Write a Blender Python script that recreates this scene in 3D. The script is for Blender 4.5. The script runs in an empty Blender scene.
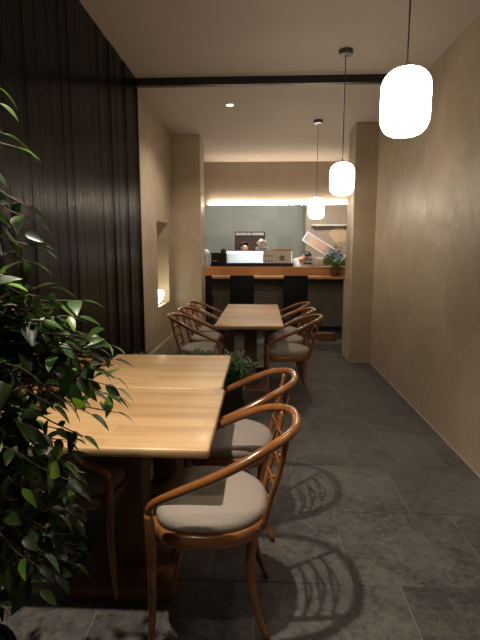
import bpy, bmesh, math, random
from mathutils import Vector, Matrix, Euler
PI = math.pi
R = math.radians
rng = random.Random(7)
S = bpy.context.scene
C = S.collection

# ------------------------------------------------------------------ materials
def new_mat(name):
    m = bpy.data.materials.new(name); m.use_nodes = True
    nt = m.node_tree
    return m, nt, nt.nodes['Principled BSDF']

def N(nt, typ, **kw):
    n = nt.nodes.new(typ)
    for k, v in kw.items():
        if hasattr(n, k): setattr(n, k, v)
        else: n.inputs[k].default_value = v
    return n

def plain(name, col, rough=.5, metal=0, spec=.5, bump=0, bscale=40, emit=None, estr=0, vary=0, trans=0, coat=0):
    m, nt, b = new_mat(name)
    b.inputs['Base Color'].default_value = (*col, 1)
    b.inputs['Roughness'].default_value = rough
    b.inputs['Metallic'].default_value = metal
    b.inputs['Specular IOR Level'].default_value = spec
    b.inputs['Coat Weight'].default_value = coat
    if trans: b.inputs['Transmission Weight'].default_value = trans
    tc = N(nt, 'ShaderNodeTexCoord')
    nz = N(nt, 'ShaderNodeTexNoise', Scale=bscale, Detail=4)
    nt.links.new(tc.outputs['Object'], nz.inputs['Vector'])
    v = vary if vary else .06
    mx = N(nt, 'ShaderNodeMix', data_type='RGBA')
    mx.inputs['A'].default_value = (*[c * (1 - v) for c in col], 1)
    mx.inputs['B'].default_value = (*[min(1, c * (1 + v)) for c in col], 1)
    nt.links.new(nz.outputs['Fac'], mx.inputs['Factor'])
    nt.links.new(mx.outputs['Result'], b.inputs['Base Color'])
    if bump:
        bp = N(nt, 'ShaderNodeBump', Strength=bump, Distance=.01)
        nt.links.new(nz.outputs['Fac'], bp.inputs['Height'])
        nt.links.new(bp.outputs['Normal'], b.inputs['Normal'])
    if emit:
        b.inputs['Emission Color'].default_value = (*emit, 1)
        b.inputs['Emission Strength'].default_value = estr
    return m

def plaster(name, c1, c2, rough=.6, scale=1.6, bump=.25):
    m, nt, b = new_mat(name)
    tc = N(nt, 'ShaderNodeTexCoord')
    n1 = N(nt, 'ShaderNodeTexNoise', Scale=scale, Detail=8, Roughness=.62, Distortion=.8)
    n2 = N(nt, 'ShaderNodeTexNoise', Scale=22, Detail=6, Roughness=.6)
    n3 = N(nt, 'ShaderNodeTexNoise', Scale=5, Detail=6, Roughness=.7, Distortion=1.5)
    for n in (n1, n2, n3): nt.links.new(tc.outputs['Object'], n.inputs['Vector'])
    rp = N(nt, 'ShaderNodeValToRGB')
    rp.color_ramp.elements[0].position = .3; rp.color_ramp.elements[0].color = (*c1, 1)
    rp.color_ramp.elements[1].position = .72; rp.color_ramp.elements[1].color = (*c2, 1)
    nt.links.new(n1.outputs['Fac'], rp.inputs['Fac'])
    nt.links.new(rp.outputs['Color'], b.inputs['Base Color'])
    mr = N(nt, 'ShaderNodeMapRange'); mr.inputs['From Min'].default_value = .3; mr.inputs['From Max'].default_value = .7
    mr.inputs['To Min'].default_value = rough - .12; mr.inputs['To Max'].default_value = rough + .12
    nt.links.new(n3.outputs['Fac'], mr.inputs['Value']); nt.links.new(mr.outputs['Result'], b.inputs['Roughness'])
    ad = N(nt, 'ShaderNodeMath', operation='MULTIPLY_ADD'); ad.inputs[1].default_value = .3
    nt.links.new(n2.outputs['Fac'], ad.inputs[0]); nt.links.new(n3.outputs['Fac'], ad.inputs[2])
    bp = N(nt, 'ShaderNodeBump', Strength=bump, Distance=.012)
    nt.links.new(ad.outputs[0], bp.inputs['Height']); nt.links.new(bp.outputs['Normal'], b.inputs['Normal'])
    return m

def wood(name, c1, c2, stave=.07, grain_axis=0, rough=.35, coat=.0, seams=True, bump=.08, gs=1.0):
    """wood with grain along an axis and staves side by side along the other"""
    m, nt, b = new_mat(name)
    tc = N(nt, 'ShaderNodeTexCoord')
    mp = N(nt, 'ShaderNodeMapping')
    sc = [26 * gs] * 3; sc[grain_axis] = 1.6 * gs
    mp.inputs['Scale'].default_value = sc
    nt.links.new(tc.outputs['Object'], mp.inputs['Vector'])
    nz = N(nt, 'ShaderNodeTexNoise', Scale=1.0, Detail=6, Roughness=.6, Distortion=.3)
    nt.links.new(mp.outputs['Vector'], nz.inputs['Vector'])
    fac = nz.outputs['Fac']
    if seams:
        sp = N(nt, 'ShaderNodeSeparateXYZ'); nt.links.new(tc.outputs['Object'], sp.inputs[0])
        o = 1 if grain_axis != 1 else 0
        cb = N(nt, 'ShaderNodeCombineXYZ')
        nt.links.new(sp.outputs[grain_axis], cb.inputs[0]); nt.links.new(sp.outputs[o], cb.inputs[1])
        bk = N(nt, 'ShaderNodeTexBrick', offset=.37)
        bk.inputs['Scale'].default_value = 1; bk.inputs['Mortar Size'].default_value = .0008
        bk.inputs['Brick Width'].default_value = .55; bk.inputs['Row Height'].default_value = stave
        bk.inputs['Color1'].default_value = (.0, .0, .0, 1); bk.inputs['Color2'].default_value = (1, 1, 1, 1)
        bk.inputs['Mortar'].default_value = (0, 0, 0, 1)
        nt.links.new(cb.outputs[0], bk.inputs['Vector'])
        mm = N(nt, 'ShaderNodeMix', data_type='FLOAT'); mm.inputs['Factor'].default_value = .28
        nt.links.new(fac, mm.inputs['A']); nt.links.new(bk.outputs['Color'], mm.inputs['B'])
        fac = mm.outputs['Result']
    rp = N(nt, 'ShaderNodeValToRGB')
    rp.color_ramp.elements[0].position = .25; rp.color_ramp.elements[0].color = (*c1, 1)
    rp.color_ramp.elements[1].position = .7; rp.color_ramp.elements[1].color = (*c2, 1)
    nt.links.new(fac, rp.inputs['Fac']); nt.links.new(rp.outputs['Color'], b.inputs['Base Color'])
    b.inputs['Roughness'].default_value = rough; b.inputs['Coat Weight'].default_value = coat
    b.inputs['Coat Roughness'].default_value = .15
    bp = N(nt, 'ShaderNodeBump', Strength=bump, Distance=.004)
    nt.links.new(nz.outputs['Fac'], bp.inputs['Height']); nt.links.new(bp.outputs['Normal'], b.inputs['Normal'])
    return m

def charred(name):
    m, nt, b = new_mat(name)
    tc = N(nt, 'ShaderNodeTexCoord')
    mp = N(nt, 'ShaderNodeMapping'); mp.inputs['Scale'].default_value = (1, 44, .9)
    nt.links.new(tc.outputs['Object'], mp.inputs['Vector'])
    nz = N(nt, 'ShaderNodeTexNoise', Scale=1.0, Detail=8, Roughness=.7, Distortion=.7)
    nt.links.new(mp.outputs['Vector'], nz.inputs['Vector'])
    mp2 = N(nt, 'ShaderNodeMapping'); mp2.inputs['Scale'].default_value = (1, 7, .8)
    nt.links.new(tc.outputs['Object'], mp2.inputs['Vector'])
    n2 = N(nt, 'ShaderNodeTexNoise', Scale=1.4, Detail=3, Distortion=.5)
    nt.links.new(mp2.outputs['Vector'], n2.inputs['Vector'])
    geo = N(nt, 'ShaderNodeNewGeometry')
    rp = N(nt, 'ShaderNodeValToRGB')
    rp.color_ramp.elements[0].position = .3; rp.color_ramp.elements[0].color = (.0010, .0009, .0009, 1)
    rp.color_ramp.elements[1].position = .8; rp.color_ramp.elements[1].color = (.007, .006, .0058, 1)
    nt.links.new(nz.outputs['Fac'], rp.inputs['Fac'])
    hs = N(nt, 'ShaderNodeHueSaturation')
    mr = N(nt, 'ShaderNodeMapRange'); mr.inputs['To Min'].default_value = .6; mr.inputs['To Max'].default_value = 1.5
    nt.links.new(geo.outputs['Random Per Island'], mr.inputs['Value']); nt.links.new(mr.outputs['Result'], hs.inputs['Value'])
    nt.links.new(rp.outputs['Color'], hs.inputs['Color']); nt.links.new(hs.outputs['Color'], b.inputs['Base Color'])
    b.inputs['Roughness'].default_value = .17; b.inputs['Specular IOR Level'].default_value = .2
    ad = N(nt, 'ShaderNodeMath', operation='MULTIPLY_ADD'); ad.inputs[1].default_value = .8
    nt.links.new(n2.outputs['Fac'], ad.inputs[0]); nt.links.new(nz.outputs['Fac'], ad.inputs[2])
    bp = N(nt, 'ShaderNodeBump', Strength=1.0, Distance=.024)
    nt.links.new(ad.outputs[0], bp.inputs['Height']); nt.links.new(bp.outputs['Normal'], b.inputs['Normal'])
    return m

def slate(name):
    m, nt, b = new_mat(name)
    tc = N(nt, 'ShaderNodeTexCoord'); geo = N(nt, 'ShaderNodeNewGeometry')
    va = N(nt, 'ShaderNodeVectorMath', operation='MULTIPLY_ADD')
    va.inputs[1].default_value = (9, 7, 5)
    cbr = N(nt, 'ShaderNodeCombineXYZ')
    for i in range(3): nt.links.new(geo.outputs['Random Per Island'], cbr.inputs[i])
    nt.links.new(cbr.outputs[0], va.inputs[0]); nt.links.new(tc.outputs['Object'], va.inputs[2])
    n1 = N(nt, 'ShaderNodeTexNoise', Scale=2.6, Detail=8, Roughness=.68, Distortion=1.0)
    n2 = N(nt, 'ShaderNodeTexNoise', Scale=30, Detail=8, Roughness=.75, Distortion=.6)
    for n in (n1, n2): nt.links.new(va.outputs[0], n.inputs['Vector'])
    mx = N(nt, 'ShaderNodeMix', data_type='FLOAT'); mx.inputs['Factor'].default_value = .55
    nt.links.new(n1.outputs['Fac'], mx.inputs['A']); nt.links.new(n2.outputs['Fac'], mx.inputs['B'])
    rp = N(nt, 'ShaderNodeValToRGB')
    rp.color_ramp.elements[0].position = .40; rp.color_ramp.elements[0].color = (.021, .021, .021, 1)
    rp.color_ramp.elements[1].position = .62; rp.color_ramp.elements[1].color = (.130, .118, .106, 1)
    nt.links.new(mx.outputs['Result'], rp.inputs['Fac'])
    hs = N(nt, 'ShaderNodeHueSaturation')
    mr = N(nt, 'ShaderNodeMapRange'); mr.inputs['To Min'].default_value = .9; mr.inputs['To Max'].default_value = 1.1
    nt.links.new(geo.outputs['Random Per Island'], mr.inputs['Value']); nt.links.new(mr.outputs['Result'], hs.inputs['Value'])
    nt.links.new(rp.outputs['Color'], hs.inputs['Color'])
    col = hs.outputs['Color']
    nt.links.new(col, b.inputs['Base Color'])
    mr2 = N(nt, 'ShaderNodeMapRange'); mr2.inputs['To Min'].default_value = .28; mr2.inputs['To Max'].default_value = .62
    nt.links.new(n2.outputs['Fac'], mr2.inputs['Value']); nt.links.new(mr2.outputs['Result'], b.inputs['Roughness'])
    bp = N(nt, 'ShaderNodeBump', Strength=.9, Distance=.02)
    nt.links.new(mx.outputs['Result'], bp.inputs['Height']); nt.links.new(bp.outputs['Normal'], b.inputs['Normal'])
    return m

def tiles(name):
    m, nt, b = new_mat(name)
    tc = N(nt, 'ShaderNodeTexCoord'); sp = N(nt, 'ShaderNodeSeparateXYZ'); cb = N(nt, 'ShaderNodeCombineXYZ')
    nt.links.new(tc.outputs['Object'], sp.inputs[0])
    nt.links.new(sp.outputs[0], cb.inputs[0]); nt.links.new(sp.outputs[2], cb.inputs[1])
    bk = N(nt, 'ShaderNodeTexBrick', offset=0)
    bk.inputs['Scale'].default_value = 1; bk.inputs['Mortar Size'].default_value = .006
    bk.inputs['Brick Width'].default_value = .36; bk.inputs['Row Height'].default_value = .36
    bk.inputs['Color1'].default_value = (.235, .262, .235, 1); bk.inputs['Color2'].default_value = (.292, .315, .285, 1)
    bk.inputs['Mortar'].default_value = (.255, .28, .25, 1)
    nt.links.new(cb.outputs[0], bk.inputs['Vector'])
    nz = N(nt, 'ShaderNodeTexNoise', Scale=1.2, Detail=5); nt.links.new(tc.outputs['Object'], nz.inputs['Vector'])
    mx = N(nt, 'ShaderNodeMix', data_type='RGBA', blend_type='MULTIPLY'); mx.inputs['Factor'].default_value = .5
    nt.links.new(bk.outputs['Color'], mx.inputs['A']); nt.links.new(nz.outputs['Color'], mx.inputs['B'])
    nt.links.new(bk.outputs['Color'], b.inputs['Base Color'])
    b.inputs['Roughness'].default_value = .45
    return m

def leafmat(name, c1, c2, sss=.35):
    m, nt, b = new_mat(name)
    geo = N(nt, 'ShaderNodeNewGeometry')
    rp = N(nt, 'ShaderNodeValToRGB')
    e = rp.color_ramp.elements
    e[0].position = 0; e[0].color = (*c1, 1)
    e[1].position = .8; e[1].color = (*[c1[i] * .75 + c2[i] * .25 for i in range(3)], 1)
    e2 = e.new(1.0); e2.color = (*c2, 1)
    nt.links.new(geo.outputs['Random Per Island'], rp.inputs['Fac'])
    nt.links.new(rp.outputs['Color'], b.inputs['Base Color'])
    b.inputs['Roughness'].default_value = .36; b.inputs['Specular IOR Level'].default_value = .5
    tr = N(nt, 'ShaderNodeBsdfTranslucent')
    hs = N(nt, 'ShaderNodeHueSaturation'); hs.inputs['Value'].default_value = 1.8; hs.inputs['Saturation'].default_value = 1.1
    hs.inputs['Hue'].default_value = .49
    nt.links.new(rp.outputs['Color'], hs.inputs['Color']); nt.links.new(hs.outputs['Color'], tr.inputs['Color'])
    ms = N(nt, 'ShaderNodeMixShader'); ms.inputs[0].default_value = sss
    nt.links.new(b.outputs[0], ms.inputs[1]); nt.links.new(tr.outputs[0], ms.inputs[2])
    nt.links.new(ms.outputs[0], nt.nodes['Material Output'].inputs['Surface'])
    return m

def emis(name, col, s):
    m = bpy.data.materials.new(name); m.use_nodes = True; nt = m.node_tree
    nt.nodes.remove(nt.nodes['Principled BSDF'])
    e = N(nt, 'ShaderNodeEmission'); e.inputs[0].default_value = (*col, 1); e.inputs[1].default_value = s
    nt.links.new(e.outputs[0], nt.nodes['Material Output'].inputs['Surface'])
    return m

M = dict(
    glass=plain('clear_acrylic', (.95, .98, .97), .08, trans=.95),
    plaster=plaster('clay_plaster', (.325, .255, .172), (.465, .372, .262), rough=.46, bump=.4),
    plaster_b=plaster('clay_plaster_back', (.35, .285, .21), (.42, .345, .265), rough=.6, bump=.2),
    ceil=plaster('ceiling_paint', (.42, .36, .295), (.46, .395, .33), rough=.8, scale=.8, bump=.06),
    char=charred('charred_cedar'), slate=slate('slate_tiles'),
    grout=plain('floor_grout', (.20, .18, .16), .8, bump=.2),
    caulk=plain('pale_caulk', (.36, .30, .23), .7),
    beam=plain('dark_steel', (.018, .015, .015), .45, metal=.2),
    oak=wood('light_oak', (.31, .180, .075), (.50, .33, .165), stave=.075, grain_axis=0, rough=.42, coat=.05),
    oak_dk=wood('pedestal_oak', (.10, .042, .015), (.17, .072, .027), grain_axis=2, rough=.4, seams=False),
    bent=wood('bentwood', (.105, .038, .011), (.30, .115, .032), grain_axis=1, rough=.24, coat=.5, seams=False, bump=.03, gs=.5),
    fabric=plain('taupe_fabric', (.285, .245, .215), .92, spec=.15, bump=.35, bscale=260, vary=.12),
    barwood=wood('bar_wood', (.50, .25, .10), (.72, .40, .19), stave=.15, grain_axis=0, rough=.35, coat=.2),
    barfront=plain('bar_front_paint', (.16, .125, .09), .6, bump=.1, vary=.12),
    black=plain('black_lacquer', (.008, .007, .007), .4),
    blackleather=plain('black_leather', (.006, .005, .005), .7, spec=.2, bump=.1, bscale=90),
    tile=tiles('sage_wall_tiles'),
    white=plain('white_enamel', (.78, .76, .73), .35),
    steel=plain('brushed_steel', (.55, .55, .54), .32, metal=.9),
    chrome=plain('grey_metal_cap', (.12, .115, .11), .3, metal=.8),
    cord=plain('black_cord', (.02, .02, .02), .5),
    opal=emis('opal_glass_lit', (1.0, .88, .73), 22.0),
    spot=emis('downlight_lens', (1.0, .84, .62), 25.0),
    strip=emis('led_strip', (1.0, .86, .70), 80.0),
    kstrip=emis('kitchen_tube', (1.0, .97, .90), 110.0),
    caselight=emis('case_lamp', (.95, 1.0, 1.0), 30.0),
    leaf=leafmat('ficus_leaf', (.006, .014, .008), (.13, .28, .03), sss=.18),
    fern=leafmat('low_leaf', (.02, .06, .014), (.06, .15, .03)),
    bark=plain('bark', (.09, .07, .045), .8, bump=.4),
    soil=plain('soil', (.02, .014, .01), .95, bump=.6),
    pot=plain('dark_planter', (.03, .028, .027), .5, bump=.1),
    cloth=plain('white_cotton', (.80, .76, .74), .85, bump=.15, bscale=80),
    skin=plain('skin', (.62, .36, .28), .5),
    hair=plain('dark_hair', (.015, .011, .010), .55),
    trousers=plain('dark_trousers', (.02, .02, .025), .8),
    maroon=plain('maroon_panel', (.050, .022, .020), .5),
    paper=plain('kraft_paper', (.66, .48, .30), .8),
    wicker=plain('wicker', (.20, .085, .035), .7, bump=.6, bscale=90),
    petal_w=plain('white_petal', (.92, .88, .84), .6), petal_p=plain('purple_petal', (.32, .04, .24), .6),
    petal_o=plain('peach_petal', (.95, .42, .26), .6), green=plain('stem_green', (.16, .27, .05), .6, vary=.3),
    redfood=plain('dark_red_food', (.10, .015, .02), .4), acrylic=plain('milky_acrylic', (.86, .88, .87), .22, coat=.4),
    dried=plain('dried_pods', (.10, .035, .025), .7), greyknob=plain('grey_knob', (.25, .26, .28), .4),
)

# ------------------------------------------------------------------ mesh helpers
def obj(name, bm, m, parent=None, smooth=False, mats=None):
    me = bpy.data.meshes.new(name)
    bmesh.ops.recalc_face_normals(bm, faces=bm.faces[:]) if not mats == 'keep' else None
    bm.to_mesh(me); bm.free()
    me.materials.append(m)
    if smooth:
        for p in me.polygons: p.use_smooth = True
        if smooth == 'auto':
            try: me.set_sharp_from_angle(angle=R(38))
            except Exception: pass
    o = bpy.data.objects.new(name, me); C.objects.link(o)
    if parent: o.parent = parent
    return o

def box(bm, x0, x1, y0, y1, z0, z1, bev=0, seg=2, mat=None):
    r = bmesh.ops.create_cube(bm, size=1)
    vs = r['verts']
    bmesh.ops.scale(bm, vec=(x1 - x0, y1 - y0, z1 - z0), verts=vs)
    bmesh.ops.translate(bm, vec=((x0 + x1) / 2, (y0 + y1) / 2, (z0 + z1) / 2), verts=vs)
    if bev:
        es = list({e for v in vs for e in v.link_edges})
        q = bmesh.ops.bevel(bm, geom=es, offset=bev, segments=seg, affect='EDGES', profile=.5)
        vs = list({v for f in q['faces'] for v in f.verts} | {v for v in vs if v.is_valid})
    if mat is not None: bmesh.ops.transform(bm, matrix=mat, verts=[v for v in vs if v.is_valid])
    return vs

def B(*a, **k):
    bm = bmesh.new(); box(bm, *a, **k); return bm

def catmull(pts, n=6):
    P = [Vector(p) for p in pts]
    if len(P) < 3: 
        return [P[0].lerp(P[-1], i / n) for i in range(n + 1)]
    P = [P[0] * 2 - P[1]] + P + [P[-1] * 2 - P[-2]]
    out = []
    for i in range(1, len(P) - 2):
        for k in range(n):
            t = k / n; a, b, c, d = P[i - 1:i + 3]
            out.append(.5 * ((2 * b) + (-a + c) * t + (2 * a - 5 * b + 4 * c - d) * t * t + (-a + 3 * b - 3 * c + d) * t ** 3))
    out.append(P[-2].copy()); return out

def tube(bm, pts, r, seg=8, sub=6, up=(0, 0, 1), flat=1.0):
    """sweep an (optionally flattened) section through smoothed points; r = number or list per control point"""
    path = catmull(pts, sub) if sub > 1 else [Vector(p) for p in pts]
    n = len(path)
    if isinstance(r, (int, float)): rr = [r] * n
    else:
        rr = []
        for i in range(n):
            t = i / (n - 1) * (len(r) - 1); k = min(int(t), len(r) - 2); f = t - k
            rr.append(r[k] * (1 - f) + r[k + 1] * f)
    up = Vector(up); rings = []
    prev = None
    for i, p in enumerate(path):
        t = (path[min(i + 1, n - 1)] - path[max(i - 1, 0)]).normalized()
        u = (prev if prev is not None else up)
        u = u - t * u.dot(t)
        if u.length < 1e-4: u = t.orthogonal()
        u.normalize(); prev = u; w = t.cross(u)
        rings.append([bm.verts.new(p + (u * math.cos(a) * rr[i] + w * math.sin(a) * rr[i] * flat))
                      for a in [2 * PI * k / seg for k in range(seg)]])
    for a, b_ in zip(rings, rings[1:]):
        for k in range(seg): bm.faces.new((a[k], a[(k + 1) % seg], b_[(k + 1) % seg], b_[k]))
    bm.faces.new(rings[0][::-1]); bm.faces.new(rings[-1])
    return bm

def lathe(bm, prof, seg=24, c=(0, 0, 0)):
    rings = []
    for (r, z) in prof:
        if r < 1e-5: rings.append([bm.verts.new((c[0], c[1], c[2] + z))])
        else: rings.append([bm.verts.new((c[0] + r * math.cos(2 * PI * k / seg), c[1] + r * math.sin(2 * PI * k / seg), c[2] + z)) for k in range(seg)])
    for a, b_ in zip(rings, rings[1:]):
        if len(a) == 1 and len(b_) == 1: continue
        for k in range(seg):
            if len(a) == 1: bm.faces.new((a[0], b_[(k + 1) % seg], b_[k]))
            elif len(b_) == 1: bm.faces.new((a[k], a[(k + 1) % seg], b_[0]))
            else: bm.faces.new((a[k], a[(k + 1) % seg], b_[(k + 1) % seg], b_[k]))
    if len(rings[0]) > 1: bm.faces.new(rings[0][::-1])
    if len(rings[-1]) > 1: bm.faces.new(rings[-1])
    return bm

def ball(bm, c, r, seg=10, sc=(1, 1, 1)):
    q = bmesh.ops.create_uvsphere(bm, u_segments=seg, v_segments=max(6, seg // 2 + 2), radius=r)
    bmesh.ops.scale(bm, vec=sc, verts=q['verts']); bmesh.ops.translate(bm, vec=c, verts=q['verts'])

def thing(name, label, cat, loc=(0, 0, 0), rz=0, group=None):
    o = bpy.data.objects.new(name, None); C.objects.link(o); o.empty_display_size = .1
    o.location = loc; o.rotation_euler = (0, 0, rz)
    return tag(o, label, cat, group)

def tag(o, label, cat, group=None, kind=None):
    o['label'] = label; o['category'] = cat
    if group: o['group'] = group
    if kind: o['kind'] = kind
    return o

def struct(name, bm, m, label=None, smooth=False):
    o = obj(name, bm, m, None, smooth); o['kind'] = 'structure'
    if label: o['label'] = label; o['category'] = name.split('_')[0]
    return o

def dup(o, loc, rz, label, parent=None):
    def cp(a, p):
        c = a.copy(); C.objects.link(c)
        if p: c.parent = p
        for ch in a.children: cp(ch, c)
        return c
    r = cp(o, None); r.location = loc; r.rotation_euler = (0, 0, rz); r['label'] = label
    return r

# ------------------------------------------------------------------ measurements of the room (metres, camera above the origin)
H = 2.98          # ceiling
XR = 1.41         # right wall
XP = -1.14        # face of the plank wall
XN = -1.25        # face of the clay wall beyond it
YB = 4.455        # beam / end of planks
YC0, YC1 = 6.03, 6.47   # right pillar
YL0, YL1 = 6.55, 6.98   # left pillar
YH = 8.57         # wall above the bar
YK = 11.5         # kitchen back wall
XB = 1.85         # right side beyond the pillar
Y0 = -1.6         # behind the camera

# floor of slate tiles, irregular joints
bm = bmesh.new()
box(bm, -2.3, 2.5, Y0 - .1, YK + .15, -.06, -.004)
fl_base = struct('floor_bed', bm, M['grout']); fl_base.name = 'floor'
fl_base['label'] = 'dark slate tiled floor with thin pale joints'; fl_base['category'] = 'floor'
bm = bmesh.new()
known = {0: .408, 1: .836, 2: .630, -1: .614, 3: .27, 4: .77}
rh = .585
for k in range(-7, 17):
    ya = 1.885 + rh * k; yb = ya + rh
    if yb < Y0 or ya > YK: continue
    off = known.get(k, rng.uniform(0, .6))
    w = .637
    x = off - 5 * w
    while x < 2.4:
        xa, xb = max(x, -2.25), min(x + w, 2.45)
        if xb - xa > .05:
            g = .0020
            box(bm, xa + g, xb - g, ya + g, yb - g, -.02, rng.uniform(-.0012, .0), bev=.0012, seg=1)
        x += w
o = obj('slate_tiling', bm, M['slate'], fl_base)

# ceiling, walls
struct('ceiling', B(-2.3, 2.5, Y0 - .1, YK + .15, H, H + .1), M['ceil'], 'plain tan painted ceiling of the room')
struct('wall_right', B(XR, XR + .12, Y0, YC0 + .1, 0, H), M['plaster'], 'long clay plaster wall on the right of the aisle')
struct('wall_behind', B(-1.5, XR + .12, Y0 - .12, Y0, 0, H), M['plaster_b'], 'plaster wall behind the viewer')
# plank wall: individual charred boards within one wall
bm = bmesh.new()
box(bm, XP - .10, XP - .012, Y0, YB, 0, H)
y = Y0
while y < YB - .01:
    w = rng.choice((.105, .12, .135, .15)); y2 = min(y + w, YB)
    if YB - y2 < .05: y2 = YB
    box(bm, XP - .014, XP + rng.uniform(-.005, .0), y + .0012, y2 - .0012, 0, H, bev=.0025, seg=1)
    y = y2
struct('wall_plank', bm, M['char'], 'black charred vertical timber plank wall on the left').name = 'wall_left'
# clay wall beyond with a niche
NY0, NY1, NZ0, NZ1 = 5.62, 6.30, .76, 1.80
bm = bmesh.new()
box(bm, XN - .35, XN, YB, NY0, 0, H); box(bm, XN - .35, XN, NY1, YL0 + .02, 0, H)
box(bm, XN - .35, XN, NY0, NY1, 0, NZ0); box(bm, XN - .35, XN, NY0, NY1, NZ1, H)
box(bm, XN - .35, XN - .20, NY0, NY1, NZ0, NZ1)
struct('wall_niche', bm, M['plaster'], 'clay plaster wall with a lit niche beyond the black planks').name = 'wall_left_rear'
struct('trim_1', B(XN, XN + .03, YB + .01, YL0 - .005, 0, .30, bev=.006), M['plaster'], 'low plaster plinth along the niche wall')
# added glowing bowl, stands in for the lit plaster at the niche foot
n = thing('niche_lit_patch', 'added glowing bowl standing for the lit patch in the wall niche', 'lamp', (XN - .10, 5.98, NZ0))
bm = bmesh.new(); lathe(bm, [(0, 0), (.06, 0), (.06, .012), (0, .012)], 20); obj('base', bm, M['chrome'], n)
bm = bmesh.new()
lathe(bm, [(0, .012), (.03, .014), (.065, .05), (.092, .12), (.094, .155), (.07, .18), (0, .183)], 20); obj('lamp_shade', bm, emis('niche_glow', (1, .90, .70), 14), n, True)  # emission stands for light on the plaster, not a lamp's shade
# pillars
struct('wall_pillar', B(XN - .35, -.84, YL0, YL1, 0, H, bev=.012), M['plaster'], 'clay plaster pillar at the left of the bar opening').name = 'wall_left_pillar'
struct('wall_pillar2', B(1.128, XR + .6, YC0, YC1, 0, H, bev=.012), M['plaster'], 'clay plaster pillar at the right of the bar opening').name = 'wall_right_pillar'
struct('wall_low', B(1.165, 1.40, YC1 + .1, YC1 + .3, 0, 1.02, bev=.006), M['plaster_b'], 'low pale wall stub behind the right pillar').name = 'wall_right_stub'
struct('wall_bar_left', B(-1.72, -1.6, YL1, YK, 0, H), M['plaster_b'], 'side wall left of the bar')
struct('wall_bar_right', B(2.2, 2.32, YC1, YK, 0, H), M['plaster_b'], 'side wall right of the bar')
struct('wall_header', B(-1.65, 2.25, YH, YH + .14, 2.24, H), M['plaster_b'], 'tan wall section above the kitchen opening')
struct('wall_back', B(-1.72, 2.3, YK, YK + .12, 0, H), M['tile'], 'sage grey tiled back wall of the kitchen')
struct('trim_2', B(XR - .008, XR, Y0, YC0, 0, .016, bev=.003), M['caulk'], 'thin pale line along the foot of the right wall')
struct('trim_3', B(1.12, XR - .008, YC0 - .008, YC0, 0, .016, bev=.003), M['caulk'], 'thin pale line at the foot of the right pillar')
struct('trim_4', B(XP, XR, YB, YB + .06, H - .065, H), M['beam'], 'black steel beam crossing the ceiling')
struct('trim_5', B(XP - .14, XP + .004, YB, YB + .02, 0, H), M['beam'], 'black end strip of the plank wall')

# ------------------------------------------------------------------ pendants
def make_pendant(x, y, zc, label):
    t = thing('pendant_lamp', label, 'lamp', (x, y, zc), 0, 'opal pendant lamps along the aisle')
    bm = bmesh.new(); r, h = .097, .127
    prof = [(0, -h), (.040, -h)]
    for i in range(9):
        a = (i + .5) / 9 * PI / 2
        prof.append((.040 + (r - .040) * math.sin(a), -h + .070 * (1 - math.cos(a))))
    for i in range(10):
        a = i / 9 * PI / 2
        prof.append((.018 + (r - .018) * math.cos(a) ** .9, h - .075 + .075 * math.sin(a)))
    prof += [(0, h)]
    lathe(bm, prof, 36); obj('lamp_shade', bm, M['opal'], t, True)
    bm = bmesh.new(); lathe(bm, [(0, h), (.010, h), (.010, h + .018), (.005, h + .028), (0, h + .028)], 16); obj('shade_cap', bm, M['chrome'], t, 'auto')
    bm = bmesh.new(); tube(bm, [(0, 0, h + .02), (0, 0, H - zc - .02)], .0032, 8, 1); obj('cord', bm, M['cord'], t)
    bm = bmesh.new(); lathe(bm, [(0, H - zc - .035), (.05, H - zc - .035), (.055, H - zc - .03), (.055, H - zc), (0, H - zc)], 28); obj('ceiling_cap', bm, M['chrome'], t, 'auto')
    return t
make_pendant(.57, 2.02, 2.035, 'largest and nearest opal glass pendant lamp, top right of the picture')
make_pendant(.639, 3.94, 2.015, 'middle opal glass pendant lamp hanging just in front of the right pillar')
make_pendant(.66, 5.93, 1.955, 'smallest and farthest opal pendant lamp glowing before the kitchen opening')

# recessed downlights
def downlight(x, y, power, label, blend=.55, ang=105):
    t = thing('downlight', label, 'light', (x, y, H), 0, 'recessed ceiling downlights')
    bm = bmesh.new(); lathe(bm, [(.030, -.001), (.044, -.006), (.046, -.001), (.046, 0), (.030, 0)], 28); tr_ = obj('trim_ring', bm, M['white'], t)
    bm = bmesh.new(); lathe(bm, [(0, -.003), (.030, -.003), (.030, 0), (0, 0)], 24); obj('lens', bm, M['spot'], tr_)
    l = bpy.data.lights.new('downlight_beam', 'SPOT'); l.energy = power; l.color = (1.0, .87, .71)
    l.spot_size = R(ang); l.spot_blend = blend; l.shadow_soft_size = .03
    lo = bpy.data.objects.new('downlight_beam', l); C.objects.link(lo); lo.parent = t; lo.location = (0, 0, -.012)
    return t
downlight(-.352, 5.287, 85, 'small round recessed downlight glowing in the ceiling beyond the beam', ang=140)
downlight(-.64, .50, 60, 'recessed downlight above the ficus, nearest the viewer', ang=118)
downlight(-.64, 1.28, 300, 'recessed downlight above the nearest table', ang=115)

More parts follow.
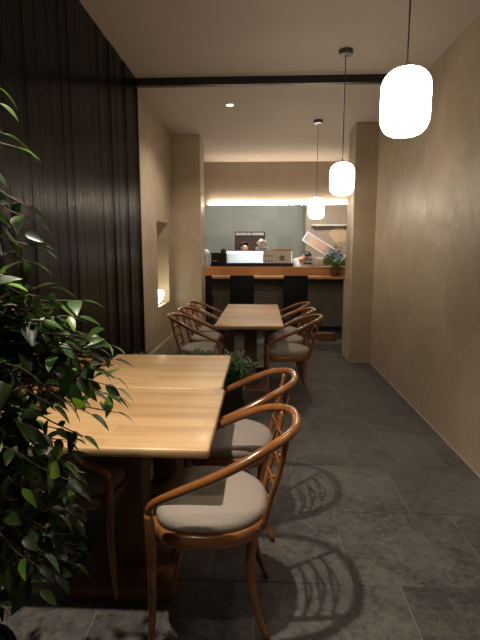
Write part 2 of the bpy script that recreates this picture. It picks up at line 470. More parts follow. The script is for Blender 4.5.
# ------------------------------------------------------------------ tables
TT = .74
def make_table(w, d, loc, label):
    t = thing('pedestal_table', label, 'table', loc, 0, 'oak pedestal tables')
    obj('tabletop', B(-w / 2, w / 2, -d / 2, d / 2, TT - .038, TT, bev=.013, seg=4), M['oak'], t, 'auto')
    obj('pedestal', B(-.06, .06, -.06, .06, .05, TT - .05, bev=.006), M['oak_dk'], t)
    obj('base', B(-.22, .22, -.22, .22, 0.001, .05, bev=.006), M['oak_dk'], t)
    bm = bmesh.new(); box(bm, -.26, .26, -.04, .04, TT - .066, TT - .038); box(bm, -.04, .04, -.26, .26, TT - .066, TT - .038)
    obj('top_bracket', bm, M['oak_dk'], t)
    return t
make_table(.79, .755, (-.580, 1.971, 0), 'light oak table nearest the viewer, ficus leaves over its left half')
make_table(.79, .778, (-.598, 2.744, 0), 'light oak table pushed against the far side of the nearest table')
make_table(.665, .905, (-.120, 4.835, 0), 'light oak table in the back row, the half nearer the viewer')
make_table(.665, .905, (-.118, 5.745, 0), 'light oak table in the back row, the half nearer the bar')

# ------------------------------------------------------------------ bentwood armchair (faces local -Y)
def make_chair(label):
    t = thing('bentwood_armchair', label, 'chair', (0, 0, 0), 0, 'bentwood armchairs around the tables')
    def outline(s, k=40):
        pts = []
        for i in range(k):
            a = 2 * PI * i / k - PI / 2
            c_, s_ = math.cos(a), math.sin(a)
            ex = .62 if s_ < 0 else .86
            x = .232 * s * (abs(c_) ** ex) * (1 if c_ > 0 else -1)
            yy = (.215 if s_ < 0 else .215) * s * (abs(s_) ** ex) * (1 if s_ > 0 else -1)
            x *= 1 - .10 * max(0, yy) / .215
            pts.append((x, yy - .01))
        return pts
    # cushion
    bm = bmesh.new(); rings = []
    for (s, z) in ((.93, .452), (.985, .458), (1.0, .475), (.990, .488), (.955, .500), (.88, .506), (.60, .509), (.25, .510)):
        rings.append([bm.verts.new((x, y, z - .012 * max(0, y) / .2)) for x, y in outline(s)])
    for a, b_ in zip(rings, rings[1:]):
        for k in range(len(a)): bm.faces.new((a[k], a[(k + 1) % len(a)], b_[(k + 1) % len(a)], b_[k]))
    bm.faces.new(rings[-1]); bm.faces.new(rings[0][::-1])
    obj('seat', bm, M['fabric'], t, True)
    # rim
    bm = bmesh.new(); secs = ((1.035, .405), (1.055, .410), (1.062, .430), (1.055, .452), (1.03, .458), (.95, .457), (.95, .405))
    rings = [[bm.verts.new((x, y, z)) for x, y in outline(s)] for s, z in secs]
    rings.append(rings[0])
    for a, b_ in zip(rings, rings[1:]):
        for k in range(len(a)): bm.faces.new((a[k], a[(k + 1) % len(a)], b_[(k + 1) % len(a)], b_[k]))
    obj('seat_rim', bm, M['bent'], t, True)
    # arm and back rail in one bent hoop
    half = [(.240, -.214, .535), (.242, -.208, .566), (.247, -.178, .592), (.257, -.10, .633), (.262, .0, .680), (.250, .105, .730), (.217, .195, .772), (.145, .275, .798), (.06, .308, .807)]
    pts = half + [(-x, y, z) for x, y, z in half[::-1]]
    n_ = len(half)
    rr = [.014, .015, .0155, .0165, .0175, .018, .0175, .017, .017]
    bm = bmesh.new(); tube(bm, pts, rr + rr[::-1], 12, 6, up=(0, 0, 1), flat=1.0)
    obj('arm_rail', bm, M['bent'], t, True)
    # front legs run up to the rail
    for s in (1, -1):
        bm = bmesh.new()
        tube(bm, [(s * .236, -.222, .002), (s * .237, -.212, .15), (s * .234, -.208, .32), (s * .237, -.210, .45), (s * .240, -.214, .54)], [.0115, .0145, .0185, .020, .016], 10, 5, up=(1, 0, 0))
        obj('front_leg', bm, M['bent'], t, True).name = 'leg'
    # rear legs, splayed
    for s in (1, -1):
        bm = bmesh.new()
        tube(bm, [(s * .175, .205, .002), (s * .168, .160, .14), (s * .158, .140, .28), (s * .150, .150, .42), (s * .150, .158, .45)], [.0115, .015, .0185, .020, .019], 10, 5, up=(1, 0, 0))
        obj('leg', bm, M['bent'], t, True)
    # back posts and interlaced slats
    for s in (1, -1):
        bm = bmesh.new()
        tube(bm, [(s * .125, .186, .43), (s * .134, .212, .54), (s * .144, .244, .66), (s * .150, .268, .785)], [.013, .0115, .0105, .012], 10, 5, up=(1, 0, 0))
        obj('back_post', bm, M['bent'], t, True)
    for k in range(3):
        zc = .525 + k * .085; yc = .204 + (zc - .52) * .245; hw = .124 + k * .008
        for s in (1, -1):
            pts = []
            for q in range(9):
                u = -1 + q / 4
                pts.append((hw * u, yc + .030 * (1 - u * u) + .004 * s, zc + s * .021 * math.cos(PI * u * 1.0)))
            bm = bmesh.new(); tube(bm, pts, .0088, 8, 3, up=(0, 0, 1), flat=.62)
            obj('back_slat', bm, M['bent'], t, True)
    return t
c0 = make_chair('')
RX = -.175
spec = [
    ((RX, 1.745), -90, 'nearest bentwood armchair in full view beside the nearest table'),
    ((RX + .035, 2.36), -90, 'bentwood armchair directly behind the nearest one, on the aisle side'),
    ((.272, 4.58), -90, 'aisle side bentwood armchair of the back tables, nearest of its three'),
    ((.264, 5.145), -90, 'aisle side bentwood armchair of the back tables, middle of its three'),
    ((.258, 5.71), -90, 'aisle side bentwood armchair of the back tables, the one nearest the bar'),
    ((-.600, 4.60), 90, 'wall side bentwood armchair of the back tables, nearest of its three'),
    ((-.588, 5.165), 90, 'wall side bentwood armchair of the back tables, middle of its three'),
    ((-.575, 5.73), 90, 'wall side bentwood armchair of the back tables, the one nearest the bar'),
    ((-.815, 1.975), 90, 'bentwood armchair mostly hidden by ficus, its seat edge showing at left'),
    ((-.812, 2.56), 90, 'bentwood armchair by the plank wall, its hoop showing above the ficus leaves'),
]
for i, ((x, y), a, lab) in enumerate(spec):
    if i == 0: c0.location = (x, y, 0); c0.rotation_euler = (0, 0, R(a)); c0['label'] = lab
    else: dup(c0, (x, y, 0), R(a), lab)

# ------------------------------------------------------------------ leaves and plants
def leaf(bm, p, d, up, L, W, curl=.3, fold=.25, rows=6, tipx=.0):
    """a pointed leaf from p along d"""
    d = Vector(d).normalized(); up = Vector(up); side = d.cross(up)
    if side.length < 1e-3: side = d.orthogonal()
    side.normalize(); nrm = side.cross(d).normalized()
    prev = None
    for i in range(rows + 1):
        t = i / rows
        w = W * (math.sin(PI * t ** .85) ** .9) * (1 - .25 * t) if 0 < t < 1 else 0
        c = Vector(p) + d * (L * t) - nrm * (curl * L * t * t)
        if i in (0, rows): row = [bm.verts.new(c)]
        else: row = [bm.verts.new(c - side * w + nrm * w * fold), bm.verts.new(c), bm.verts.new(c + side * w + nrm * w * fold)]
        if prev:
            if len(prev) == 1: bm.faces.new((prev[0], row[1], row[0])); bm.faces.new((prev[0], row[2], row[1]))
            elif len(row) == 1: bm.faces.new((prev[0], prev[1], row[0])); bm.faces.new((prev[1], prev[2], row[0]))
            else:
                bm.faces.new((prev[0], prev[1], row[1], row[0])); bm.faces.new((prev[1], prev[2], row[2], row[1]))
        prev = row

g = random.Random(21)
fx, fy = -.84, 1.10
fic = thing('potted_ficus', 'leafy green weeping ficus filling the left edge before the nearest table', 'plant', (fx, fy, 0))
bp_ = bmesh.new(); lathe(bp_, [(0, .0), (.11, .0), (.12, .01), (.155, .30), (.16, .32), (.145, .32), (.14, .28), (0, .28)], 28)
obj('pot', bp_, M['pot'], fic, 'auto')
bs = bmesh.new(); lathe(bs, [(0, .275), (.141, .275), (.141, .290), (.06, .297), (0, .295)], 20); obj('soil', bs, M['soil'], fic)
bb = bmesh.new(); bl = bmesh.new()
trunk = [(0, 0, .28), (.015, .01, .6), (-.01, .0, 1.0), (.02, -.01, 1.4), (.01, 0, 1.85)]
tube(bb, trunk, [.018, .016, .013, .010, .005], 8, 5)
tube(bb, [(.02, .01, .28), (.05, -.03, .6), (.03, .05, 1.0), (.07, .03, 1.3)], [.012, .010, .008, .005], 8, 5)
# branch tips: (x, y, z) in world, spread
tips = []
def tip(x, y, z, zs=None): tips.append((x, y, z, zs))
# upper, sparse sprays (left edge)
tip(-.625, 1.15, 1.83); tip(-.62, 1.22, 1.72); tip(-.595, 1.2, 1.56, 1.58); tip(-.64, 1.1, 1.64, 1.66); tip(-.575, 1.18, 1.46, 1.47); tip(-.60, 1.2, 1.42, 1.42)
for (x, z) in ((-.60, 1.78), (-.605, 1.70), (-.58, 1.53), (-.57, 1.49)): tip(x, 1.13 + g.uniform(-.06, .1), z, z - .02)
# middle mass
for (x, z) in ((-.445, 1.335), (-.50, 1.37), (-.56, 1.38), (-.60, 1.35), (-.47, 1.27), (-.42, 1.245), (-.52, 1.29), (-.58, 1.27), (-.40, 1.19), (-.46, 1.18)):
    for k in range(2): tip(x + g.uniform(-.05, -.01), 1.18 + g.uniform(-.12, .12), z + g.uniform(-.07, -.01), z - .10)
for (x, z) in ((-.37, 1.09), (-.40, 1.04), (-.36, 1.03), (-.45, 1.12), (-.50, 1.14), (-.46, 1.05), (-.41, .97), (-.47, .96), (-.54, 1.08), (-.58, 1.16), (-.62, 1.2), (-.56, 1.0), (-.62, 1.05), (-.52, .93), (-.60, .95), (-.66, 1.0)):
    for k in range(2): tip(x + g.uniform(-.07, .02), 1.27 + g.uniform(-.2, .22), z + g.uniform(-.03, .03), z + .12)  # spread back towards the table to shade the floor below
for (x, z) in ((-.46, .88), (-.50, .85), (-.56, .86), (-.62, .86), (-.48, .80), (-.60, .78), (-.55, .74), (-.66, .74), (-.58, .66), (-.52, .69), (-.64, .62), (-.70, .68), (-.68, .56), (-.62, .50), (-.72, .45)):
    for k in range(1 if z < .8 else 2): tip(x + g.uniform(-.03, .01), 1.24 + g.uniform(-.2, .2), z + g.uniform(-.03, .03), z + .12)
for i in range(46):  # extra low foliage added to block light from the floor behind
    z_ = g.uniform(.38, .95); y_ = g.uniform(1.0, 1.46)
    tip(g.uniform(-.80, -.50), y_, z_, z_ + .08)
for i in range(26):     # the side towards the wall and the viewer, out of frame
    a = g.uniform(.7, 2 * PI - .7); r_ = g.uniform(.12, .24)
    tip(fx + math.cos(a) * r_ * .95, fy + math.sin(a) * r_, g.uniform(.7, 1.12))
for (x, y, z, zs) in tips:
    x = min(x, -(.465 if z > 1.41 else .36 if z > 1.15 else .325 if z > .93 else .43) * y)
    p1 = Vector((x - fx, y - fy, z))
    z0 = (zs if zs else z + .02) + g.uniform(-.05, .05)
    z0 = max(.45, min(1.8, z0 - .05))
    p0 = Vector((.01 + g.uniform(-.02, .02), g.uniform(-.02, .02), z0))
    mid = p0.lerp(p1, .5) + Vector((0, 0, .06 + .05 * g.random()))
    mid2 = p0.lerp(p1, .8) + Vector((0, 0, .03))
    tube(bb, [p0, mid, mid2, p1], [.004, .003, .002, .0012], 5, 5)
    path = catmull([p0, mid, mid2, p1], 10)
    L_ = (p1 - p0).length; step = .030; acc = 0; side = 1
    for a, b_ in zip(path, path[1:]):
        acc += (b_ - a).length
        if (a - p0).length < .10: acc = 0; continue
        if acc > step * (1.5 if z > 1.41 else 1):
            acc = 0; side = -side
            t = (b_ - a).normalized(); s = t.cross(Vector((0, 0, 1))).normalized() * side
            d = t * g.uniform(-.2, .9) + s * g.uniform(.1, 1.0) + Vector((g.uniform(-.5, .5), g.uniform(-.5, .5), g.uniform(-.9, .6)))
            up = Vector((g.uniform(-.8, .8), g.uniform(-.9, .6), 1))
            Lf = g.uniform(.046, .084)
            leaf(bl, a, d, up, Lf, Lf * g.uniform(.22, .29), curl=g.uniform(.05, .4), fold=g.uniform(.1, .5))
    leaf(bl, p1, (p1 - mid2), (g.uniform(-.3, .3), g.uniform(-.3, .3), 1), .06, .013, curl=.35)
obj('branches', bb, M['bark'], fic, True)
obj('foliage', bl, M['leaf'], fic, True)

# planter between the table groups
pl = thing('low_planter', 'low dark planter of grassy green leaves behind the near tables', 'planter', (-.57, 3.50, 0))
bm = bmesh.new()
for a in ((-.45, .45, -.12, .12, 0, .02), (-.45, -.43, -.12, .12, .02, .42), (.43, .45, -.12, .12, .02, .42), (-.43, .43, -.12, -.10, .02, .42), (-.43, .43, .10, .12, .02, .42)): box(bm, *a)
obj('planter_box', bm, M['pot'], pl)
obj('soil', B(-.43, .43, -.10, .10, .02, .39), M['soil'], pl)
bm = bmesh.new()
for i in range(520):
    p = Vector((g.uniform(-.42, .42), g.uniform(-.09, .09), .39))
    a = g.uniform(0, 2 * PI); e = g.uniform(1.3, 3.2)
    d = Vector((math.cos(a), math.sin(a), e)).normalized(); L_ = g.uniform(.22, .34)
    tube(bm, [p, p + d * L_ * .5], .0012, 4, 1)
    for k in range(4):
        q = p + d * L_ * (.35 + .15 * k)
        leaf(bm, q, d + Vector((g.uniform(-1, 1), g.uniform(-1, 1), g.uniform(-.4, .3))), (0, 0, 1), g.uniform(.04, .085), .009, curl=.35, rows=4)
obj('foliage', bm, M['fern'], pl, True)

# ------------------------------------------------------------------ bar
bar = thing('bar_counter', 'wooden two level bar counter with dark front below the kitchen opening', 'counter', (.35, 8.5, 0))
X0, X1 = -1.60 - .35, 2.19 - .35
obj('upper_top', B(X0, X1, -.04, .36, 1.125, 1.155, bev=.004), M['barwood'], bar)
obj('fascia', B(X0, X1, -.02, .02, 1.00, 1.125), M['barwood'], bar)
obj('lower_top', B(X0, X1, -.36, 0.02, .955, 1.00, bev=.006), M['barwood'], bar)
obj('front_panel', B(X0, X1, -.02, .04, .08, .955), M['barfront'], bar)
obj('kick_board', B(X0, X1, .0, .05, 0.001, .08), M['black'], bar)
for x in (-1.28, -.62, .03, .68, 1.33):
    obj('shelf_bracket', B(x - .012, x + .012, -.34, -.02, .915, .955), M['black'], bar)
# work counter inside the kitchen
wc = thing('work_counter', 'steel kitchen work counter behind the bar', 'counter', (.3, 9.15, 0))
obj('worktop', B(-1.85, 1.85, -.20, .25, .88, .92, bev=.004), M['steel'], wc)
obj('cabinet', B(-1.83, 1.83, -.18, .23, .001, .88), M['steel'], wc)

def make_stool(label):
    t = thing('bar_stool', label, 'stool', (0, 0, 0), 0, 'black high back bar stools')
    obj('backrest', B(-.198, .198, -.205, -.165, .40, 1.037, bev=.012), M['blackleather'], t, 'auto')
    obj('seat', B(-.195, .195, -.165, .20, .60, .68, bev=.018, seg=3), M['blackleather'], t, 'auto')
    for sx in (-1, 1):
        for sy in (-1, 1):
            bm = bmesh.new(); tube(bm, [(sx * .165, sy * .155, .605), (sx * .18, sy * .175, .001)], [.017, .012], 8, 1); obj('leg', bm, M['black'], t)
    bm = bmesh.new()
    for a, b_ in (((-.175, -.17), (.175, -.17)), ((-.175, .17), (.175, .17)), ((-.175, -.17), (-.175, .17)), ((.175, -.17), (.175, .17))):
        tube(bm, [(*a, .22), (*b_, .22)], .008, 6, 1)
    obj('footrest', bm, M['black'], t)
    return t
s0 = make_stool('black high back bar stool left of centre, behind the back table')
s0.location = (-.325, 7.91, 0)
dup(s0, (.555, 7.91, 0), 0, 'black high back bar stool right of centre at the bar')
dup(s0, (-1.02, 7.91, 0), 0, 'black bar stool half hidden by the left pillar')
wb = thing('wooden_box', 'small low wooden box on the floor under the right end of the bar', 'box', (1.04, 7.62, 0))
bm = bmesh.new(); box(bm, -.13, .13, -.10, .10, 0.001, .10, bev=.004); obj('body', bm, M['oak_dk'], wb)
obj('lid', B(-.135, .135, -.105, .105, .10, .115, bev=.003), M['oak_dk'], wb)

# LED strip under the wall section
led = thing('led_strip_light', 'long glowing warm strip light along the top of the kitchen opening', 'light', (.35, YH - .03, 2.25))
obj('diffuser', B(-1.3, 1.25, -.012, .012, -.008, .006), M['strip'], led)
obj('housing', B(-1.32, 1.27, -.016, .030, -.014, -.008), M['white'], led)

# ------------------------------------------------------------------ things on the bar
z = 1.155
cs = thing('sushi_display_case', 'long white countertop display case with black end on the bar', 'display case', (-.19, 8.70, z))
obj('base', B(-.735, .755, -.155, .15, 0, .06), M['black'], cs)
me_ = obj('machine_end', B(-.73, -.45, -.15, .15, .045, .245, bev=.008), M['black'], cs)
bm = bmesh.new(); box(bm, -.45, .74, -.15, .15, .265, .287, bev=.004); box(bm, -.45, .74, .13, .15, .045, .265); box(bm, .725, .74, -.15, .13, .045, .265)
obj('shell', bm, M['acrylic'], cs)
obj('glass_door', B(-.445, .20, -.15, -.144, .05, .26, bev=.002), M['glass'], cs)
fp = obj('front_panel', B(.205, .72, -.15, -.14, .06, .265, bev=.003), M['acrylic'], cs)
obj('lamp', B(-.44, .72, -.11, -.09, .245, .26), M['caselight'], cs)
for i in range(3):
    for j in range(2): obj('knob', tube(bmesh.new(), [(.26 + i * .055, -.149, .10 + j * .09), (.26 + i * .055, -.165, .10 + j * .09)], .016, 12, 1), M['greyknob'], fp)
obj('dial', tube(bmesh.new(), [(.55, -.149, .15), (.55, -.165, .15)], .05, 18, 1), M['greyknob'], fp)
obj('nameplate', B(-.70, -.62, -.153, -.15, .095, .112), M['steel'], me_)

zt = z + .285
tr = tag(obj('round_tray', lathe(bmesh.new(), [(0, 0), (.15, 0), (.185, .012), (.19, .032), (.182, .032), (.17, .016), (0, .012)], 32), M['barwood'], None, True), 'round shallow wooden tray on the right end of the display case', 'tray')
tr.location = (.375, 8.70, zt)
nb = thing('napkin_box', 'white box with a white cloth heaped on it, on the display case', 'box', (.0, 8.70, zt))
bm = bmesh.new(); box(bm, -.12, .12, -.08, .08, 0, .07, bev=.006); obj('body', bm, M['white'], nb)
obj('slot_panel', B(-.06, .09, -.084, -.08, .018, .045), M['greyknob'], nb)
bm = bmesh.new(); q = bmesh.ops.create_icosphere(bm, subdivisions=3, radius=.09)
for v in bm.verts:
    v.co *= 1 + .18 * math.sin(v.co.x * 60 + v.co.z * 35) * math.cos(v.co.y * 50) ; v.co.z = v.co.z * .85 + .135; v.co.y *= .8
    v.co.z = max(v.co.z, .071)
obj('cloth', bm, M['cloth'], nb, 'auto')
kt = thing('black_pot', 'small black pot with knobbed lid on the left end of the case', 'pot', (-.70, 8.70, z + .2455))
bm = bmesh.new(); lathe(bm, [(0, .0), (.05, .0), (.062, .02), (.058, .045), (0, .046)], 20); obj('body', bm, M['black'], kt, 'auto')
bm = bmesh.new(); lathe(bm, [(.058, .046), (.05, .06), (.02, .072), (.010, .078), (.016, .088), (.0, .094)], 20); obj('lid', bm, M['black'], kt, 'auto')
# bulb-shaped white bottle at the left end of the bar
wv = thing('white_bottle', 'white bottle with rounded top at the left end of the bar', 'bottle', (-1.04, 8.72, z))
bm = bmesh.new(); lathe(bm, [(0, 0), (.05, 0), (.055, .02), (.05, .14), (.035, .17), (.0, .17)], 20); obj('body', bm, M['acrylic'], wv, True)
bm = bmesh.new(); ball(bm, (0, 0, .235), .068, 18, (1, 1, 1.15)); obj('stopper', bm, M['white'], wv, True)
# wire basket
wk = thing('white_basket', 'white rectangular basket on the bar left of the flowers', 'basket', (1.02, 8.70, z))
bm = bmesh.new()
for zz in (.01, .085, .155):
    for a, b_ in (((-.09, -.07), (.09, -.07)), ((-.09, .07), (.09, .07)), ((-.09, -.07), (-.09, .07)), ((.09, -.07), (.09, .07))):
        tube(bm, [(*a, zz), (*b_, zz)], .007, 6, 1)
for i in range(5):
    x = -.09 + .045 * i
    for y_ in (-.07, .07): tube(bm, [(x, y_, .004), (x, y_, .16)], .005, 6, 1)
obj('frame', bm, M['white'], wk)
obj('liner', B(-.082, .082, -.062, .062, .012, .14, bev=.01), M['cloth'], wk)
# shallow container of dark food beside the cook
fd = thing('food_container', 'steel container of dark red food on the bar below the cook', 'container', (.83, 8.70, z))
bm = bmesh.new(); box(bm, -.09, .09, -.06, .06, 0, .09, bev=.006); obj('tub', bm, M['steel'], fd)
obj('food', B(-.08, .08, -.062, .05, .03, .075, bev=.01), M['redfood'], fd)
obj('lid', B(-.095, .095, -.065, .065, .09, .10), M['steel'], fd)

# flowers
fw = thing('flower_arrangement', 'mixed flowers and greenery in a brown wicker pot at the bar end', 'flowers', (1.27, 8.30, 1.0)); fw.scale = (1.2, 1.2, 1.25)
bm = bmesh.new(); lathe(bm, [(0, 0.0), (.055, 0), (.075, .05), (.078, .11), (.07, .13), (.062, .12), (0, .11)], 20); obj('wicker_pot', bm, M['wicker'], fw, True)
g2 = random.Random(5)
bs = bmesh.new(); lv = bmesh.new()
heads = {'petal_w': [(-.12, -.03, .30), (-.09, -.05, .27), (.04, -.07, .17)], 'petal_p': [(-.02, -.04, .30), (.05, -.05, .33), (0, .02, .38), (-.05, .0, .22), (.09, .0, .28)],
         'petal_o': [(.03, -.06, .36), (.055, -.03, .45), (.01, -.03, .42), (.075, -.07, .30)]}
for k, hs_ in heads.items():
    for (x, y_, zz) in hs_:
        tube(bs, [(x * .1, y_ * .1, .11), (x * .6, y_ * .6, .11 + (zz - .11) * .6), (x, y_, zz)], .0025, 5, 4)
        fb = bmesh.new()
        for j in range(9):
            a = j * 2 * PI / 9; leaf(fb, (x, y_, zz), (math.cos(a), math.sin(a), .55), (0, 0, 1), .062, .026, curl=.25, rows=4)
        bl_ = obj('blossom', fb, M[k], fw, True)
        fb = bmesh.new(); ball(fb, (x, y_, zz + .010), .014, 8); obj('flower_centre', fb, M[k], bl_, True)
for j in range(120):
    a = g2.uniform(0, 2 * PI); e = g2.uniform(.2, 1.6); d = Vector((math.cos(a), math.sin(a) * .8, e)).normalized()
    L_ = g2.uniform(.08, .24); p = Vector((0, 0, .11))
    if j % 4 == 0: tube(bs, [p, p + d * L_], .0018, 4, 1)
    leaf(lv, p + d * L_ * .85, d + Vector((g2.uniform(-.6, .6), g2.uniform(-.6, .6), g2.uniform(-.8, .2))), (0, 0, 1), g2.uniform(.05, .10), .016, curl=.3, rows=4)
obj('stems', bs, M['green'], fw, True); obj('leaves', lv, M['green'], fw, True)

# ------------------------------------------------------------------ kitchen beyond the bar
struct('wall_kitchen_hood', B(.98, 2.19, 10.85, YK, 1.25, H, bev=.01), M['plaster_b'], 'pale boxed wall section at the right of the kitchen')
sh = thing('wall_shelf', 'white shelf with small fixings on the pale kitchen wall section', 'shelf', (1.55, 10.78, 1.98))
obj('board', B(-.45, .55, -.07, .07, 0, .03, bev=.004), M['white'], sh)
for x in (-.35, .4):
    obj('bracket', B(x - .01, x + .01, -.06, .07, -.06, 0), M['steel'], sh)
ht = thing('kitchen_hatch', 'dark red brown hatch in the tiled wall below a steel rail', 'hatch', (-.29, YK, 0))
obj('panel', B(-.33, .33, -.02, -.002, 1.20, 1.80), M['maroon'], ht)
for x in (-.36, .33): obj('jamb', B(x, x + .03, -.05, -.001, 1.2, 1.86), M['black'], ht)
obj('rail', B(-.36, .36, -.06, -.001, 1.86, 1.885), M['black'], ht)
for a in ((-.34, -.08), (-.06, .02), (.06, .33)):
    obj('rail_cover', B(a[0], a[1], -.075, -.06, 1.80, 1.86), M['steel'], ht)
# tilted picture board and paper
def boardmat():
    m, nt, b = new_mat('printed_board')
    tc = N(nt, 'ShaderNodeTexCoord'); sp = N(nt, 'ShaderNodeSeparateXYZ'); nt.links.new(tc.outputs['Object'], sp.inputs[0])
    nz = N(nt, 'ShaderNodeTexNoise', Scale=5, Detail=3, Distortion=1); nt.links.new(tc.outputs['Object'], nz.inputs['Vector'])
    ad = N(nt, 'ShaderNodeMath', operation='MULTIPLY_ADD'); ad.inputs[1].default_value = .35
    nt.links.new(nz.outputs['Fac'], ad.inputs[0])
    mr = N(nt, 'ShaderNodeMapRange'); mr.inputs['From Min'].default_value = -.5; mr.inputs['From Max'].default_value = .5
    mr.inputs['To Min'].default_value = -.17; mr.inputs['To Max'].default_value = .83
    nt.links.new(sp.outputs[0], mr.inputs['Value']); nt.links.new(mr.outputs[0], ad.inputs[2])
    rp = N(nt, 'ShaderNodeValToRGB'); rp.color_ramp.interpolation = 'EASE'
    e = rp.color_ramp.elements; e[0].position = .06; e[0].color = (.28, .40, .50, 1); e[1].position = .9; e[1].color = (.10, .16, .22, 1)
    for p_, c_ in ((.22, (.65, .44, .32)), (.5, (.58, .36, .26)), (.66, (.12, .15, .19))):
        q = e.new(p_); q.color = (*c_, 1)
    nt.links.new(ad.outputs[0], rp.inputs['Fac']); nt.links.new(rp.outputs['Color'], b.inputs['Base Color']); b.inputs['Roughness'].default_value = .4
    return m
pb = thing('picture_board', 'tilted white framed picture in blue and peach hanging behind the flowers', 'picture', (1.24, 9.62, 1.49))
pb.rotation_euler = (R(-12), R(32), 0)
obj('print', B(-.43, .43, -.004, .004, -.085, .085), boardmat(), pb)
bm = bmesh.new()
for a in ((-.46, .46, -.012, .012, -.11, -.085), (-.46, .46, -.012, .012, .085, .11), (-.46, -.43, -.012, .012, -.085, .085), (.43, .46, -.012, .012, -.085, .085)): box(bm, *a)
obj('frame', bm, M['white'], pb)
bm = bmesh.new()
for x in (-.35, .35): obj('hanging_wire', tube(bmesh.new(), [(x, 0, .10), (x * .98 - .38, .1, .75)], .0022, 5, 1), M['cord'], pb)
pp = thing('paper_sheet', 'tan square sheet of paper hanging tilted above the flowers', 'paper', (1.74, 10.846, 1.78))
pp.rotation_euler = (0, R(-40), 0)
obj('sheet', B(-.17, .17, -.003, .003, -.19, .19), M['paper'], pp)
obj('clip', B(-.02, .02, -.012, .003, .17, .21), M['steel'], pp)
gl = thing('dried_garland', 'string of dark dried pods hanging by the right pillar', 'garland', (1.56, 8.64, 1.45))
bm = bmesh.new(); tube(bm, [(0, 0, -.02), (0.004, 0, .40), (0, 0, .785)], .003, 5, 4); obj('string', bm, M['cord'], gl)
for i in range(7):
    bm = bmesh.new(); ball(bm, (g2.uniform(-.012, .012), 0, .02 + i * .075), .020, 8, (1, 1, 1.4)); obj('pod', bm, M['dried'], gl, True)
# lamp strip over the kitchen work line
kl = thing('kitchen_tube_light', 'bright tube light on the kitchen ceiling behind the wall section', 'light', (.2, 9.15, H))
obj('tube', B(-1.3, 1.3, -.03, .03, -.06, -.02, bev=.01), M['kstrip'], kl)
obj('housing', B(-1.35, 1.35, -.05, .05, -.02, 0), M['white'], kl)

# ------------------------------------------------------------------ people in the kitchen
def skin_mesh(name, verts, edges, radii, m, parent=None, root=0, sub=2):
    me = bpy.data.meshes.new(name); me.from_pydata([Vector(v) for v in verts], edges, []); me.materials.append(m)
    o = bpy.data.objects.new(name, me); C.objects.link(o)
    if parent: o.parent = parent
    sm = o.modifiers.new('skin', 'SKIN'); sm.use_smooth_shade = True
    sk = me.skin_vertices[0].data if me.skin_vertices else None
    if sk is None:
        bm = bmesh.new(); bm.from_mesh(me); bm.verts.layers.skin.verify(); bm.to_mesh(me); bm.free(); sk = me.skin_vertices[0].data
    for i, r_ in enumerate(radii): sk[i].radius = (r_, r_) if isinstance(r_, (int, float)) else r_; sk[i].use_root = (i == root)
    o.modifiers.new('sub', 'SUBSURF').levels = sub
    o.modifiers['sub'].render_levels = sub
    # bake the grown surface into a plain mesh
    dg = bpy.context.evaluated_depsgraph_get(); dg.update()
    me2 = bpy.data.meshes.new_from_object(o.evaluated_get(dg))
    o.modifiers.clear(); o.data = me2
    for p in me2.polygons: p.use_smooth = True
    return o

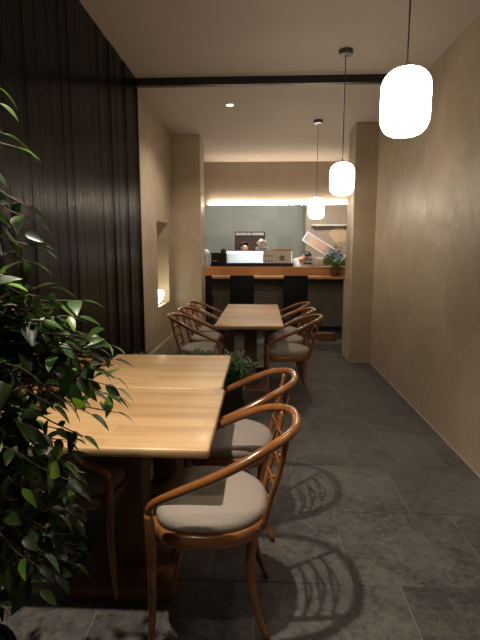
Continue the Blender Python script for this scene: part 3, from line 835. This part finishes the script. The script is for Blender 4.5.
def person(loc, rz, label, J):
    """J: joint dictionary in local coordinates; faces local -Y"""
    names = list(J); ix = {k: i for i, k in enumerate(names)}
    E_ = [('pelvis', 'waist'), ('waist', 'chest'), ('chest', 'neck'), ('neck', 'chin'), ('chin', 'head'), ('head', 'crown')]
    for s in 'LR':
        E_ += [('chest', 'sh' + s), ('sh' + s, 'el' + s), ('el' + s, 'wr' + s), ('wr' + s, 'pa' + s), ('pelvis', 'hip' + s), ('hip' + s, 'kn' + s), ('kn' + s, 'an' + s), ('an' + s, 'to' + s)]
        for f in '12345': E_ += [('pa' + s, 'f' + f + s)]
    rad = dict(pelvis=.125, waist=.115, chest=.13, neck=.052, chin=.062, head=.086, crown=.055)
    for s in 'LR':
        rad.update({'sh' + s: .055, 'el' + s: .038, 'wr' + s: .026, 'pa' + s: .030, 'hip' + s: .085, 'kn' + s: .055, 'an' + s: .038, 'to' + s: .035})
        for f in '12345': rad['f' + f + s] = .009
    for s in 'LR':
        pa = Vector(J['pa' + s]); d = (pa - Vector(J['wr' + s])).normalized(); sd = d.cross(Vector((0, 0, 1)))
        sd = sd.normalized() if sd.length > .1 else Vector((1, 0, 0))
        for q, f in enumerate('1234'): J['f' + f + s] = tuple(pa + d * (.085 - .008 * abs(q - 1)) + sd * (q - 1.5) * .022)
        J['f5' + s] = tuple(pa + d * .02 + sd * .06)
    names = list(J); ix = {k: i for i, k in enumerate(names)}
    t = skin_mesh('person', [J[k] for k in names], [(ix[a], ix[b]) for a, b in E_], [rad[k] for k in names], M['skin'])
    t.location = loc; t.rotation_euler = (0, 0, rz); tag(t, label, 'person')
    # nose, ears, eyes
    hd = Vector(J['head']); ax = (Vector(J['crown']) - Vector(J['chin'])).normalized()
    fwd = Vector(J.get('_f', (0, -1, 0))) if False else FW[0]
    side = ax.cross(fwd).normalized(); fw = side.cross(ax).normalized() 
    if fw.dot(fwd) < 0: fw = -fw
    bm = bmesh.new()
    for s in (-1, 1): ball(bm, hd + fw * .078 + side * .032 * s, .010, 8)
    obj('eyes', bm, M['hair'], t, True)
    bm = bmesh.new(); ball(bm, hd + fw * .088 - ax * .028, .014, 8, (1, 1, 1)); 
    for s in (-1, 1): ball(bm, hd + side * .082 * s - ax * .01, .022, 8, (.6, 1, 1))
    obj('nose_and_ears', bm, M['skin'], t, True)
    bm = bmesh.new(); ball(bm, hd + fw * .079 - ax * .062, .016, 8, (1.2, .6, .5)); obj('mouth', bm, M['redfood'], t, True)
    # hair: cap over crown and back
    bm = bmesh.new(); bmesh.ops.create_uvsphere(bm, u_segments=20, v_segments=14, radius=.103)
    kill = [v for v in bm.verts if v.co.normalized().dot(Vector((0, 0, 1))) < -.05 + .75 * max(0, -v.co.normalized().y)]
    bmesh.ops.delete(bm, geom=kill, context='VERTS')
    rot = Matrix((side, -fw, ax)).transposed().to_4x4()
    if rot.determinant() < 0: rot = Matrix((-side, -fw, ax)).transposed().to_4x4()
    bmesh.ops.transform(bm, matrix=Matrix.Translation(hd + ax * .012) @ rot, verts=bm.verts[:])
    obj('hair', bm, M['hair'], t, True)
    # shirt and trousers grown on the same joints
    def sub(keys, edges, extra, m, name, root):
        k2 = [k for k in names if k in keys]; i2 = {k: i for i, k in enumerate(k2)}
        return skin_mesh(name, [J[k] for k in k2], [(i2[a], i2[b]) for a, b in edges], [rad[k] + extra for k in k2], m, t, root=i2[root])
    ks = ['pelvis', 'waist', 'chest', 'shL', 'shR', 'elL', 'elR']
    sub(ks, [('pelvis', 'waist'), ('waist', 'chest'), ('chest', 'shL'), ('chest', 'shR'), ('shL', 'elL'), ('shR', 'elR')], .016, M['cloth'], 'white_shirt', 'pelvis')
    kt_ = ['pelvis', 'hipL', 'hipR', 'knL', 'knR', 'anL', 'anR']
    sub(kt_, [('pelvis', 'hipL'), ('pelvis', 'hipR'), ('hipL', 'knL'), ('hipR', 'knR'), ('knL', 'anL'), ('knR', 'anR')], .014, M['trousers'], 'trousers', 'pelvis')
    return t
FW = [Vector((0, -1, 0))]
Ja = dict(pelvis=(0, 0, .90), waist=(0, .0, 1.04), chest=(0, .0, 1.24), neck=(0, .0, 1.38), chin=(0, -.015, 1.43), head=(0, -.01, 1.505), crown=(0, .0, 1.555),
          shL=(.15, 0, 1.30), shR=(-.15, 0, 1.30), elL=(.20, -.04, 1.06), elR=(-.20, -.04, 1.06), wrL=(.15, -.22, .99), wrR=(-.15, -.22, .99), paL=(.13, -.29, .98), paR=(-.13, -.29, .98),
          hipL=(.09, 0, .84), hipR=(-.09, 0, .84), knL=(.10, -.02, .46), knR=(-.10, -.02, .46), anL=(.10, .02, .07), anR=(-.10, .02, .07), toL=(.11, -.12, .035), toR=(-.11, -.12, .035))
person((-.375, 9.72, 0), R(55), 'dark haired person in white top standing before the dark kitchen hatch', Ja)
# the cook leans forward to the right over the counter
Jb = dict(pelvis=(0, .0, .90), waist=(0, -.05, 1.03), chest=(0, -.17, 1.20), neck=(0, -.27, 1.27), chin=(0, -.325, 1.27), head=(0, -.375, 1.315), crown=(0, -.40, 1.355),
          shL=(.15, -.19, 1.24), shR=(-.15, -.19, 1.24), elL=(.19, -.28, 1.02), elR=(-.19, -.28, 1.02), wrL=(.12, -.46, .98), wrR=(-.12, -.46, .98), paL=(.10, -.53, .975), paR=(-.10, -.53, .975),
          hipL=(.09, .02, .84), hipR=(-.09, .02, .84), knL=(.10, -.02, .46), knR=(-.10, -.02, .46), anL=(.10, .03, .07), anR=(-.10, .03, .07), toL=(.11, -.11, .035), toR=(-.11, -.11, .035))
FW[0] = Vector((0, -.75, -.66))
person((.52, 9.62, 0), R(78), 'dark haired cook in white shirt bending over beside the display case', Jb)

# ------------------------------------------------------------------ camera, world, view
cam = bpy.data.cameras.new('camera'); co = bpy.data.objects.new('camera', cam); C.objects.link(co)
cam.sensor_fit = 'VERTICAL'; cam.sensor_height = 36; cam.lens = 470 / 640 * 36
cam.clip_start = .05
co.location = (0, 0, 1.45); co.rotation_euler = (R(90 - 8.471), 0, R(2.651))
S.camera = co
w = bpy.data.worlds.new('world'); S.world = w; w.use_nodes = True
w.node_tree.nodes['Background'].inputs[0].default_value = (.9, .8, .7, 1); w.node_tree.nodes['Background'].inputs[1].default_value = .006
S.view_settings.view_transform = 'Standard'; S.view_settings.look = 'None'; S.view_settings.gamma = 1
S.view_settings.use_curve_mapping = False
S.view_settings.exposure = 0
